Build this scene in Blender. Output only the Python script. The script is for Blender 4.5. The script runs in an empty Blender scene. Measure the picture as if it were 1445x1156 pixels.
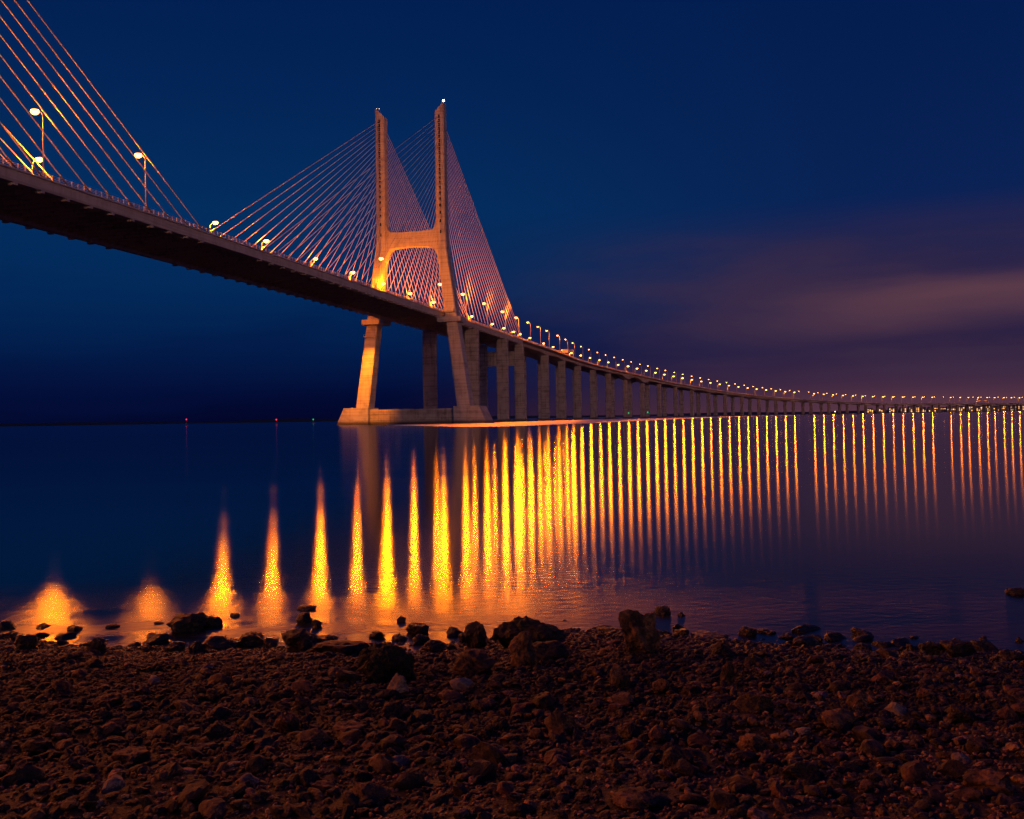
import bpy, math, random
import numpy as np
from mathutils import Vector, Matrix

sc = bpy.context.scene
random.seed(11)
rng = np.random.default_rng(11)

# ------------------------------------------------------------------ camera
F, YH, ROLL, HC = 1378.2, 590.45, 0.01565, 2.123      # focal length in px of a 1445 px wide frame, horizon row, tilt, eye height
PITCH = math.atan((YH - 578.0) / F)
cam_d = bpy.data.cameras.new("camera")
cam = bpy.data.objects.new("camera", cam_d)
sc.collection.objects.link(cam)
cam_d.sensor_width = 36.0
cam_d.sensor_fit = 'HORIZONTAL'
cam_d.lens = 36.0 * F / 1445.0
cam_d.clip_start = 0.1
cam_d.clip_end = 60000
cam.matrix_world = (Matrix.Translation((0, 0, HC)) @ Matrix.Rotation(math.pi / 2 + PITCH, 4, 'X')
                    @ Matrix.Rotation(-ROLL, 4, 'Z'))
sc.camera = cam

# ------------------------------------------------------------------ render settings
sc.view_settings.view_transform = 'Standard'
sc.view_settings.look = 'None'
sc.view_settings.exposure = 0.0
sc.view_settings.gamma = 1.0
sc.view_settings.use_curve_mapping = False
sc.render.engine = 'CYCLES'
sc.cycles.use_denoising = True
sc.cycles.use_adaptive_sampling = False
sc.cycles.denoising_input_passes = 'RGB_ALBEDO_NORMAL'
sc.cycles.denoising_prefilter = 'NONE'
sc.cycles.use_light_tree = False
sc.cycles.max_bounces = 5
sc.cycles.diffuse_bounces = 2
sc.cycles.glossy_bounces = 3
sc.cycles.sample_clamp_indirect = 2.0
sc.cycles.caustics_reflective = True
sc.cycles.caustics_refractive = False


# ------------------------------------------------------------------ node helper
class NT:
    def __init__(s, nt):
        s.nt = nt
        nt.nodes.clear()

    def n(s, t, **kw):
        nd = s.nt.nodes.new(t)
        ins = kw.pop('ins', {})
        for k, v in kw.items():
            setattr(nd, k, v)
        for k, v in ins.items():
            if isinstance(v, bpy.types.NodeSocket):
                s.nt.links.new(v, nd.inputs[k])
            else:
                nd.inputs[k].default_value = v
        return nd

    def math(s, op, a, b=0.0, c=0.0, clamp=False):
        return s.n('ShaderNodeMath', operation=op, use_clamp=clamp, ins={0: a, 1: b, 2: c}).outputs[0]

    def sstep(s, x, a, b):
        return s.n('ShaderNodeMapRange', interpolation_type='SMOOTHSTEP', ins={0: x, 1: a, 2: b}).outputs[0]

    def mix(s, f, a, b, blend='MIX'):
        m = s.n('ShaderNodeMix', data_type='RGBA', blend_type=blend)
        m.clamp_factor = True
        for i, v in ((0, f), (6, a), (7, b)):
            if isinstance(v, bpy.types.NodeSocket):
                s.nt.links.new(v, m.inputs[i])
            else:
                m.inputs[i].default_value = v if i == 0 else (*v[:3], 1.0)
        return m.outputs[2]

    def ramp(s, x, stops, interp='B_SPLINE'):
        r = s.n('ShaderNodeValToRGB', ins={0: x})
        r.color_ramp.interpolation = interp
        e = r.color_ramp.elements
        while len(e) < len(stops):
            e.new(0.5)
        for q, (p, col) in zip(e, stops):
            q.position = p
            q.color = (*col, 1)
        return r.outputs[0]


# ------------------------------------------------------------------ night sky (world)
world = bpy.data.worlds.new("World")
sc.world = world
world.use_nodes = True
w = NT(world.node_tree)
tc = w.n('ShaderNodeTexCoord').outputs['Generated']
sx = w.n('ShaderNodeSeparateXYZ', ins={0: tc})
el = w.math('MULTIPLY', w.math('ARCSINE', sx.outputs[2]), 57.2958)
az = w.math('MULTIPLY', w.math('ARCTAN2', sx.outputs[0], sx.outputs[1]), 57.2958)
elc = w.math('DIVIDE', el, 90.0, clamp=True)


def E(deg):
    return max(deg, 0) / 90.0


left = w.ramp(elc, [(E(0), (0.0008, 0.0018, 0.022)), (E(1.6), (0.0008, 0.0036, 0.034)), (E(4.2), (0.0008, 0.0125, 0.070)),
                    (E(7.5), (0.0008, 0.0225, 0.100)), (E(12), (0.001, 0.027, 0.112)), (E(18), (0.001, 0.0185, 0.095)),
                    (E(24), (0.0008, 0.0135, 0.083)), (E(90), (0.0005, 0.006, 0.05))], 'LINEAR')
right = w.ramp(elc, [(E(0), (0.115, 0.040, 0.058)), (E(1.6), (0.056, 0.024, 0.056)), (E(3.6), (0.024, 0.0145, 0.052)),
                     (E(6.5), (0.030, 0.0185, 0.058)), (E(9.4), (0.014, 0.0165, 0.072)), (E(11.8), (0.003, 0.016, 0.090)),
                     (E(24), (0.0008, 0.0115, 0.076)), (E(90), (0.0005, 0.006, 0.05))], 'LINEAR')
fr = w.sstep(az, -8.0, 24.0)
sky = w.mix(fr, left, right)
# streaked cloud bank, drawn on stretched azimuth / elevation so that it lies low and long
cv = w.n('ShaderNodeCombineXYZ', ins={0: w.math('MULTIPLY', az, 0.055), 1: w.math('MULTIPLY', el, 0.30), 2: 0.0})
warp = w.n('ShaderNodeTexNoise', ins={'Vector': cv.outputs[0], 'Scale': 1.3, 'Detail': 2.0})
cvw = w.n('ShaderNodeMix', data_type='VECTOR', ins={0: 0.28, 4: cv.outputs[0], 5: warp.outputs['Color']}).outputs[1]
n1 = w.n('ShaderNodeTexNoise', ins={'Vector': cvw, 'Scale': 1.9, 'Detail': 5.0, 'Roughness': 0.5}).outputs[0]
bank = w.math('MULTIPLY', w.sstep(el, 11.6, 7.8), w.sstep(el, -1.0, 2.5))
bank = w.math('MULTIPLY', bank, w.sstep(az, -3.0, 14.0))
cl = w.math('MULTIPLY', w.sstep(n1, 0.36, 0.66), bank)
sky = w.mix(w.math('MULTIPLY', cl, 0.55), sky, (0.050, 0.026, 0.058))
# the lit streak low over the far bank
ec = w.math('ADD', 5.0, w.math('MULTIPLY', w.math('SUBTRACT', az, 14.0), 0.10))
ec = w.math('ADD', ec, w.math('MULTIPLY', w.math('SUBTRACT', n1, 0.5), 3.0))
dd = w.math('ABSOLUTE', w.math('SUBTRACT', el, ec))
st = w.math('MULTIPLY', w.sstep(dd, 1.9, 0.0), w.sstep(az, 10.0, 25.0))
sky = w.mix(w.math('MULTIPLY', st, 0.52), sky, (0.155, 0.062, 0.074))
# dark long cloud at the left, low
n2 = w.n('ShaderNodeTexNoise', ins={'Vector': cvw, 'Scale': 1.1, 'Detail': 4.0}).outputs[0]
dk = w.math('MULTIPLY', w.sstep(n2, 0.45, 0.62), w.math('MULTIPLY', w.sstep(el, 9.0, 6.0), w.sstep(az, 14.0, 2.0)))
sky = w.mix(w.math('MULTIPLY', dk, 0.35), sky, (0.001, 0.006, 0.05))
bg = w.n('ShaderNodeBackground', ins={'Color': sky, 'Strength': 1.0})
w.n('ShaderNodeOutputWorld', ins={'Surface': bg.outputs[0]})

# ------------------------------------------------------------------ glow of the lit shore behind the camera
sun_d = bpy.data.lights.new("shore_glow", 'SUN')
sun_d.energy = 0.40
sun_d.color = (1.0, 0.46, 0.30)
sun_d.angle = math.radians(12)
sun = bpy.data.objects.new("shore_glow", sun_d)
sc.collection.objects.link(sun)
sa, se = math.radians(16), math.radians(6)
sdir = Vector((-math.sin(sa) * math.cos(se), math.cos(sa) * math.cos(se), -math.sin(se)))
sun.rotation_euler = sdir.to_track_quat('-Z', 'Y').to_euler()


# ------------------------------------------------------------------ small helpers
def tag(o, label=None, cat=None, group=None, kind=None):
    if label: o['label'] = label
    if cat: o['category'] = cat
    if group: o['group'] = group
    if kind: o['kind'] = kind
    return o


def empty(name, loc=(0, 0, 0), parent=None, rz=0.0):
    o = bpy.data.objects.new(name, None)
    o.empty_display_size = 0.5
    sc.collection.objects.link(o)
    o.location = loc
    o.rotation_euler = (0, 0, rz)
    if parent: o.parent = parent
    return o


def wloc(o):
    p = Vector((0, 0, 0))
    while o is not None:
        p += o.location
        o = o.parent
    return p


def mesh(name, V, Fs, mat, smooth=False):
    me = bpy.data.meshes.new(name)
    if isinstance(V, np.ndarray): V = V.tolist()
    me.from_pydata(V, [], Fs)
    if smooth: me.polygons.foreach_set('use_smooth', [True] * len(me.polygons))
    if mat: me.materials.append(mat)
    me.update()
    return me


def obj(name, V, Fs, mat, parent=None, smooth=False, local=False):
    """one mesh object; V in world space unless local (parents only ever translate when V is in world space)"""
    V = np.asarray(V, dtype=float)
    if parent is not None and not local:
        V = V - np.array(wloc(parent))
    o = bpy.data.objects.new(name, mesh(name, V, Fs, mat, smooth))
    sc.collection.objects.link(o)
    if parent: o.parent = parent
    return o


def copy_tree(o, parent=None):
    c = o.copy()
    sc.collection.objects.link(c)
    if parent: c.parent = parent
    for ch in list(o.children):
        copy_tree(ch, c)
    return c


class MB:
    def __init__(s): s.V, s.F = [], []

    def add(s, V, Fs):
        k = len(s.V)
        s.V += [tuple(v) for v in V]
        s.F += [tuple(i + k for i in f) for f in Fs]
        return s

    def box(s, x0, x1, y0, y1, z0, z1, f=None):
        V = [(x, y, z) for z in (z0, z1) for y in (y0, y1) for x in (x0, x1)]
        if f: V = [f(*v) for v in V]
        return s.add(V, [(0, 2, 3, 1), (4, 5, 7, 6), (0, 1, 5, 4), (2, 6, 7, 3), (0, 4, 6, 2), (1, 3, 7, 5)])

    def tube(s, pts, r, n=8, caps=True):
        pts = [Vector(p) for p in pts]
        rr = r if isinstance(r, (list, tuple)) else [r] * len(pts)
        V, Fs = [], []
        up = Vector((0, 0, 1))
        for i, p in enumerate(pts):
            d = (pts[min(i + 1, len(pts) - 1)] - pts[max(i - 1, 0)]).normalized()
            a = d.cross(up)
            if a.length < 1e-3: a = d.cross(Vector((1, 0, 0)))
            a.normalize()
            b = d.cross(a)
            for k in range(n):
                t = 2 * math.pi * k / n
                V.append(p + a * (math.cos(t) * rr[i]) + b * (math.sin(t) * rr[i]))
        for i in range(len(pts) - 1):
            for k in range(n):
                k2 = (k + 1) % n
                Fs.append((i * n + k, i * n + k2, (i + 1) * n + k2, (i + 1) * n + k))
        if caps:
            Fs.append(tuple(range(n))[::-1])
            Fs.append(tuple(range((len(pts) - 1) * n, len(pts) * n)))
        return s.add(V, Fs)

    def prism(s, poly, a0, a1, f):
        """poly: list of (p, q); extruded along a; f(a, p, q) -> world"""
        n = len(poly)
        V = [f(a0, p, q) for p, q in poly] + [f(a1, p, q) for p, q in poly]
        Fs = [(i, (i + 1) % n, n + (i + 1) % n, n + i) for i in range(n)]
        Fs += [tuple(range(n))[::-1], tuple(range(n, 2 * n))]
        return s.add(V, Fs)

    def obj(s, name, mat, parent=None, smooth=False, local=False):
        return obj(name, s.V, s.F, mat, parent, smooth, local)


# pixel helpers (frame of 1445 x 1156), giving points on a level plane of the place
def ray(px, py):
    u, v = px - 722.5, 578.0 - py
    c, s_ = math.cos(ROLL), math.sin(ROLL)
    u, v = u * c + v * s_, -u * s_ + v * c
    d = Vector((u, F, v))
    return Matrix.Rotation(PITCH, 3, 'X') @ d


def at(px, py, z=0.0):
    d = ray(px, py)
    t = (z - HC) / d.z
    return Vector((d.x * t, d.y * t, z))


def atY(px, py, Y):
    d = ray(px, py)
    t = Y / d.y
    return Vector((d.x * t, Y, HC + d.z * t))


def project(P):
    P = np.asarray(P, float)
    x, y, z = P[..., 0], P[..., 1], P[..., 2] - HC
    y2 = y * math.cos(PITCH) + z * math.sin(PITCH)
    z2 = -y * math.sin(PITCH) + z * math.cos(PITCH)
    u, v = F * x / y2, F * z2 / y2
    c, s_ = math.cos(ROLL), math.sin(ROLL)
    return 722.5 + u * c - v * s_, 578 - (u * s_ + v * c)


# ------------------------------------------------------------------ value noise for shaping rocks and the beach
_tab = rng.random((64, 64, 64)).astype(np.float32)


def vnoise(P):
    P = np.asarray(P, float)
    i = np.floor(P).astype(int)
    f = P - i
    f = f * f * (3 - 2 * f)
    r = 0
    for dx in (0, 1):
        for dy in (0, 1):
            for dz in (0, 1):
                wx = f[..., 0] if dx else 1 - f[..., 0]
                wy = f[..., 1] if dy else 1 - f[..., 1]
                wz = f[..., 2] if dz else 1 - f[..., 2]
                r = r + wx * wy * wz * _tab[(i[..., 0] + dx) % 64, (i[..., 1] + dy) % 64, (i[..., 2] + dz) % 64]
    return r * 2 - 1


def fbm(P, o=4):
    P = np.asarray(P, float)
    r, a = 0, 1.0
    for k in range(o):
        r = r + a * vnoise(P * (2.03 ** k) + 17.3 * k)
        a *= 0.5
    return r


# ------------------------------------------------------------------ materials
def new_mat(name):
    m = bpy.data.materials.new(name)
    m.use_nodes = True
    return m, NT(m.node_tree)


def finish(t, surf):
    t.n('ShaderNodeOutputMaterial', ins={'Surface': surf})


def concrete(name, base, stain, rough=0.85, joint=3.2, zscale=1.0):
    m, t = new_mat(name)
    geo = t.n('ShaderNodeNewGeometry').outputs['Position']
    a = t.n('ShaderNodeTexNoise', ins={'Vector': geo, 'Scale': 0.22, 'Detail': 6.0, 'Roughness': 0.62}).outputs[0]
    mp = t.n('ShaderNodeMapping', ins={'Vector': geo, 'Scale': (0.9, 0.9, 0.06 * zscale)}).outputs[0]
    b = t.n('ShaderNodeTexNoise', ins={'Vector': mp, 'Scale': 1.0, 'Detail': 5.0}).outputs[0]
    mh = t.n('ShaderNodeMapping', ins={'Vector': geo, 'Scale': (0.03, 0.03, 1.3)}).outputs[0]
    h = t.n('ShaderNodeTexNoise', ins={'Vector': mh, 'Scale': 1.0, 'Detail': 3.0}).outputs[0]
    z = t.n('ShaderNodeSeparateXYZ', ins={0: geo}).outputs[2]
    fz = t.math('FRACT', t.math('DIVIDE', z, joint))
    jl = t.math('LESS_THAN', fz, 0.06)
    k = t.math('ADD', t.math('MULTIPLY', t.sstep(a, 0.42, 0.7), 0.55), t.math('MULTIPLY', t.sstep(b, 0.5, 0.72), 0.45))
    k = t.math('ADD', k, t.math('MULTIPLY', t.sstep(h, 0.48, 0.66), 0.45))
    col = t.mix(k, base, stain)
    col = t.mix(t.math('MULTIPLY', jl, 0.45), col, [c * 0.45 for c in base])
    # algae on the splash zone
    wet = t.math('MULTIPLY', t.sstep(t.math('ADD', z, t.math('MULTIPLY', a, 2.0)), 3.4, 1.6), 0.85)
    col = t.mix(wet, col, (0.03, 0.028, 0.02))
    bm = t.n('ShaderNodeBump', ins={'Strength': 0.5, 'Distance': 0.1, 'Height': a}).outputs[0]
    p = t.n('ShaderNodeBsdfPrincipled', ins={'Base Color': col, 'Roughness': rough, 'Normal': bm})
    finish(t, p.outputs[0])
    return m


M = {}
M['pylon'] = concrete('pylon_concrete', (0.56, 0.54, 0.53), (0.30, 0.26, 0.24), joint=4.0)
M['pier'] = concrete('pier_concrete', (0.46, 0.42, 0.40), (0.17, 0.14, 0.125), joint=3.0)
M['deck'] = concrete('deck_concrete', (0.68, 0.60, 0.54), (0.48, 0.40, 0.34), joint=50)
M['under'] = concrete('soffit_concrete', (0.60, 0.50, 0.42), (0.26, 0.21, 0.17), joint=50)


def plain(name, col, rough=0.5, metal=0.0, scale=3.0, var=0.3):
    m, t = new_mat(name)
    geo = t.n('ShaderNodeNewGeometry').outputs['Position']
    a = t.n('ShaderNodeTexNoise', ins={'Vector': geo, 'Scale': scale, 'Detail': 4.0}).outputs[0]
    c = t.mix(t.sstep(a, 0.35, 0.7), col, [x * (1 - var) for x in col])
    p = t.n('ShaderNodeBsdfPrincipled', ins={'Base Color': c, 'Roughness': rough, 'Metallic': metal})
    finish(t, p.outputs[0])
    return m


M['cable'] = plain('cable_sheath', (0.74, 0.70, 0.68), 0.95)
M['anchor'] = plain('anchor_steel', (0.10, 0.085, 0.08), 0.6)
M['steel'] = plain('galvanised_steel', (0.66, 0.64, 0.60), 0.7, 0.0)
M['dark'] = plain('recess_shade_black', (0.012, 0.012, 0.014), 0.9)
M['asphalt'] = plain('asphalt', (0.055, 0.053, 0.05), 0.9)
M['paint'] = plain('road_paint', (0.75, 0.75, 0.72), 0.7)
M['pole'] = plain('weathered_pole', (0.24, 0.23, 0.22), 0.8)
M['housing'] = plain('lamp_housing', (0.32, 0.31, 0.30), 0.5)
M['wall'] = plain('far_wall', (0.30, 0.26, 0.23), 0.9)
M['roof'] = plain('far_roof', (0.16, 0.09, 0.07), 0.9)
M['sign'] = plain('sign_face', (0.62, 0.60, 0.5), 0.6)
M['signw'] = plain('sign_border', (0.7, 0.7, 0.68), 0.5)
M['buoy'] = plain('buoy_paint', (0.08, 0.09, 0.08), 0.6)


def emit(name, col, strength):
    m, t = new_mat(name)
    e = t.n('ShaderNodeEmission', ins={'Color': (*col, 1), 'Strength': strength})
    finish(t, e.outputs[0])
    m.cycles.emission_sampling = 'NONE'
    return m


SOD = (1.0, 0.19, 0.0006)
M['sodium'] = emit('sodium_glass', (1.0, 0.50, 0.11), 8)
M['sodium_dim'] = emit('sodium_glass_dim', (1.0, 0.42, 0.08), 14)
M['white_l'] = emit('white_beacon', (1.0, 0.74, 0.5), 8)
M['red_l'] = emit('red_beacon', (1.0, 0.03, 0.08), 1.5)
M['green_l'] = emit('green_beacon', (0.02, 0.9, 0.35), 0.9)
M['win_l'] = emit('lit_window', (1.0, 0.42, 0.10), 4.0)
M['win_w'] = emit('lit_window_pale', (1.0, 0.62, 0.36), 1.8)


# ------------------------------------------------------------------ the line of the road: s along it (0 at the far pylon), u across (+ towards the camera's side)
PHI = 0.22638
PX, PY = -49.37, 496.70
NS = np.array([191, 400, 700, 1000, 1400, 1900, 2400, 2900, 3600.])
TH = np.array([PHI, 0.2065, 0.3718, 0.4776, 0.6433, 0.8687, 0.9554, 0.6439, 0.45])
HS = np.array([56.4, 58.33 - 0.9, 55.48, 46.42, 33.16, 21.74, 20.53, 19.64, 18.5])
SG = np.arange(191, 3600.1, 5.)
_th = np.interp(SG, NS, TH)
_X = PX + 191 * math.sin(PHI) + np.concatenate([[0], np.cumsum(np.sin((_th[1:] + _th[:-1]) / 2) * 5)])
_Y = PY + 191 * math.cos(PHI) + np.concatenate([[0], np.cumsum(np.cos((_th[1:] + _th[:-1]) / 2) * 5)])
_k = np.ones(41) / 41
_hraw = np.interp(SG, NS, HS)
_hs = np.convolve(np.pad(_hraw, 20, mode='edge'), _k, 'valid')
_hs = _hs * np.clip((SG - 191) / 100, 0, 1) + _hraw * (1 - np.clip((SG - 191) / 100, 0, 1))


def zdeck(s):
    s = np.asarray(s, float)
    return np.where(s < 191, 56.98 + 0.0054 * s - 1e-5 * (s + 210) ** 2 - 0.0, np.interp(s, SG, _hs))


def head(s):
    return np.where(np.asarray(s, float) < 191, PHI, np.interp(s, SG, _th))


def B(s, u, z):
    """world point of bridge coordinates (z absolute)"""
    if s <= 191:
        return (PX + s * math.sin(PHI) + u * math.cos(PHI), PY + s * math.cos(PHI) - u * math.sin(PHI), z)
    th = float(np.interp(s, SG, _th))
    return (float(np.interp(s, SG, _X)) + u * math.cos(th), float(np.interp(s, SG, _Y)) - u * math.sin(th), z)


def BD(s, u, dz):
    return B(s, u, float(zdeck(s)) + dz)


def sweep(ss, prof, mb=None, closed=True):
    """prof: list of (u, dz) or a function of s; swept along the road"""
    mb = mb or MB()
    P = [prof(s) if callable(prof) else prof for s in ss]
    n = len(P[0])
    V = [BD(s, u, dz) for s, pr in zip(ss, P) for u, dz in pr]
    Fs = []
    for i in range(len(ss) - 1):
        for k in range(n if closed else n - 1):
            k2 = (k + 1) % n
            Fs.append((i * n + k, i * n + k2, (i + 1) * n + k2, (i + 1) * n + k))
    if closed:
        Fs.append(tuple(range(n))[::-1])
        Fs.append(tuple(range((len(ss) - 1) * n, len(ss) * n)))
    return mb.add(V, Fs)


S_END = 190.5         # the cable stayed bridge ends here, the viaduct goes on
S_BEG = -612.0
ss_main = list(np.arange(S_BEG, S_END - 3, 14.0)) + [S_END]
ss_via = list(np.arange(191.5, 3560, 10.0))

# ------------------------------------------------------------------ sea, far banks, beach come first
# water
wm, t = new_mat('river_water')
geo = t.n('ShaderNodeNewGeometry').outputs['Position']
sp = t.n('ShaderNodeSeparateXYZ', ins={0: geo})
dist = t.n('ShaderNodeVectorMath', operation='LENGTH', ins={0: geo}).outputs['Value']
# gentle chop: fine ripples close by, long swell patches
r1 = t.n('ShaderNodeTexNoise', ins={'Vector': t.n('ShaderNodeMapping', ins={'Vector': geo, 'Scale': (1.0, 1.6, 1.0)}).outputs[0],
                                    'Scale': 5.0, 'Detail': 3.0, 'Roughness': 0.55}).outputs[0]
r2 = t.n('ShaderNodeTexNoise', ins={'Vector': geo, 'Scale': 0.35, 'Detail': 2.0}).outputs[0]
patch = t.n('ShaderNodeTexNoise', ins={'Vector': t.n('ShaderNodeMapping', ins={'Vector': geo, 'Scale': (0.05, 0.22, 1.0)}).outputs[0],
                                       'Scale': 1.0, 'Detail': 3.0}).outputs[0]
bfade = t.math('POWER', t.math('DIVIDE', 13.0, t.math('MAXIMUM', dist, 13.0)), 6.0)
bm1 = t.n('ShaderNodeBump', ins={'Strength': t.math('MULTIPLY', bfade, 0.45), 'Distance': 0.010, 'Height': r1}).outputs[0]
# milky wash in the shallows, where small waves broke over the stones during the long exposure
sh = t.math('SUBTRACT', sp.outputs[1], t.math('MULTIPLY', sp.outputs[0], -0.07))
wn = t.n('ShaderNodeTexNoise', ins={'Vector': t.n('ShaderNodeMapping', ins={'Vector': geo, 'Scale': (0.45, 1.5, 1.0)}).outputs[0],
                                    'Scale': 1.0, 'Detail': 4.0, 'Distortion': 0.6}).outputs[0]
shn = t.math('ADD', sh, t.math('MULTIPLY', t.math('SUBTRACT', wn, 0.5), 5.0))
wash = t.sstep(shn, 13.2, 9.6)
rough = t.math('ADD', 0.124, t.math('MULTIPLY', t.math('SUBTRACT', patch, 0.5), 0.03))
rough = t.math('ADD', rough, t.math('MULTIPLY', wash, t.math('ADD', 0.07, t.math('MULTIPLY', t.sstep(wn, 0.35, 0.68), 0.15))))
tang = t.n('ShaderNodeCombineXYZ', ins={0: 1.0, 1: 0.0, 2: 0.0}).outputs[0]
gl = t.n('ShaderNodeBsdfAnisotropic', distribution='BECKMANN', ins={'Color': (1, 1, 1, 1), 'Roughness': rough, 'Normal': bm1, 'Anisotropy': 0.34, 'Tangent': tang})
body = t.n('ShaderNodeBsdfDiffuse', ins={'Color': (0.001, 0.003, 0.009, 1)})
frs = t.n('ShaderNodeFresnel', ins={'IOR': 1.33, 'Normal': bm1}).outputs[0]
pr = t.n('ShaderNodeMixShader', ins={0: frs, 1: body.outputs[0], 2: gl.outputs[0]})
foam = t.n('ShaderNodeBsdfPrincipled', ins={'Base Color': (0.55, 0.50, 0.50, 1), 'Roughness': 0.42, 'IOR': 1.33})
mixf = t.n('ShaderNodeMixShader', ins={0: t.math('MULTIPLY', wash, t.math('MULTIPLY', t.sstep(wn, 0.35, 0.75), 0.10)),
                                       1: pr.outputs[0], 2: foam.outputs[0]})
finish(t, mixf.outputs[0])
g = [-9300, -3000, -600, -100, -20, 20, 100, 600, 3000, 9300]
gy = [1.0, 20, 100, 400, 1200, 4000, 9300]
V = [(x, y, 0) for y in gy for x in g]
Fs = [(j * 10 + i, j * 10 + i + 1, j * 10 + 11 + i, j * 10 + 10 + i) for j in range(6) for i in range(9)]
tag(obj('river_water', V, Fs, wm), kind='structure')

# glossy strip added before the piers, standing in for a boat's light trail
sm, t = new_mat('light_trail_gloss')
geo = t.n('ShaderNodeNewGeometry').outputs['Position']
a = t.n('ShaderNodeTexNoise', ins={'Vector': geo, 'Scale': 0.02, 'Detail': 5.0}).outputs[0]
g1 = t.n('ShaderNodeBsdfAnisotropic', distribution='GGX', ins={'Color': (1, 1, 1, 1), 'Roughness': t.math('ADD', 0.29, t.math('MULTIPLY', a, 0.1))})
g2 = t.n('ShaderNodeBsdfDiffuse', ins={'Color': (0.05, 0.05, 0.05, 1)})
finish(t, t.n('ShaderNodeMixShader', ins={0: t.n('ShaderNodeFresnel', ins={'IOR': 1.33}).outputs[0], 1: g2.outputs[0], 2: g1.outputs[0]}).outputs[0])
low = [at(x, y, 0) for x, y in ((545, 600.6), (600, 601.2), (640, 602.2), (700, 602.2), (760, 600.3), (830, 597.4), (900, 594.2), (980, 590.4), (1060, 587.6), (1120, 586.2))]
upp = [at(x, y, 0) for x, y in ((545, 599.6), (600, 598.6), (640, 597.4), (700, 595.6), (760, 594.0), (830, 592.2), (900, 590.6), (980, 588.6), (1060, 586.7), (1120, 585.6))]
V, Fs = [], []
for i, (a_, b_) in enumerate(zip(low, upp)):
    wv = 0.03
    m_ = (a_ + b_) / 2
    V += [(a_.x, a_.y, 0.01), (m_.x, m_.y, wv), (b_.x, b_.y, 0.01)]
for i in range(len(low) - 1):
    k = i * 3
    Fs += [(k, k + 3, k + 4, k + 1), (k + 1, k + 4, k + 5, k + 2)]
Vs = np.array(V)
tag(obj('light_trail_strip', Vs, Fs, sm), kind='structure')

# far banks: low dark land on the other side
lm = plain('far_land', (0.035, 0.032, 0.03), 0.95, scale=0.01)


def bank_mesh(name, xs, y0, depth, hfun):
    V, Fs = [], []
    rows = 5
    for x in xs:
        for r in range(rows):
            f = r / (rows - 1)
            V.append((x, y0(x) + depth * f, -1 + (hfun(x) + 1) * math.sin(math.pi * 0.5 * min(1, f * 1.6))))
    for i in range(len(xs) - 1):
        for r in range(rows - 1):
            k = i * rows + r
            Fs.append((k, k + rows, k + rows + 1, k + 1))
    return tag(obj(name, V, Fs, lm, smooth=True), kind='structure')


def hb(seed, a, b):
    return lambda x: a + b * (0.5 + 0.5 * float(fbm(np.array([[x * 0.0011, seed, 0.0]]), 4)[0]))


bank_mesh('far_hills', list(np.arange(-9000, 3601, 120)), lambda x: 7600 + 0.05 * x, 900, hb(3.1, 8, 26))
bank_mesh('far_bank', list(np.arange(1500, 9001, 100)), lambda x: 4300 - 0.04 * x + 90 * math.sin(x * 0.004), 700, hb(7.7, 4, 12))


# ------------------------------------------------------------------ beach
def shore_y(x):
    return 9.25 - 0.075 * x + 0.30 * np.sin(x * 0.9 + 1) + 0.16 * np.sin(x * 2.3)


def ground(x, y, fine=True):
    x = np.asarray(x, float); y = np.asarray(y, float)
    d = shore_y(x) - y
    z = np.where(d > 0, 0.105 * d + 0.02 * np.minimum(d, 1.5), 0.16 * d)
    z = np.minimum(z, 1.1)
    P = np.stack([x * 0.9, y * 0.9, 0 * x], -1)
    z = z + 0.05 * fbm(P, 3) * np.clip((d + 1.2) / 1.5, 0, 1)
    if fine:
        z = z + 0.018 * fbm(P * 6.0, 3)
    return z


bxs = np.concatenate([np.linspace(-120, -11, 24)[:-1], np.linspace(-9.0, 9.0, 301), np.linspace(11, 120, 24)[1:]])
bys = np.concatenate([np.linspace(-60, 1.8, 22)[:-1], np.linspace(2.0, 12.0, 190), [13.0, 16, 24]])
GX, GY = np.meshgrid(bxs, bys)
GZ = ground(GX, GY)
GZ = np.where(GY > 12.2, -1.0, GZ)
nx, ny = len(bxs), len(bys)
V = np.stack([GX, GY, GZ], -1).reshape(-1, 3)
I = (np.arange(ny - 1)[:, None] * nx + np.arange(nx - 1)[None, :]).reshape(-1)
Fs = np.stack([I, I + 1, I + nx + 1, I + nx], -1).tolist()


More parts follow.
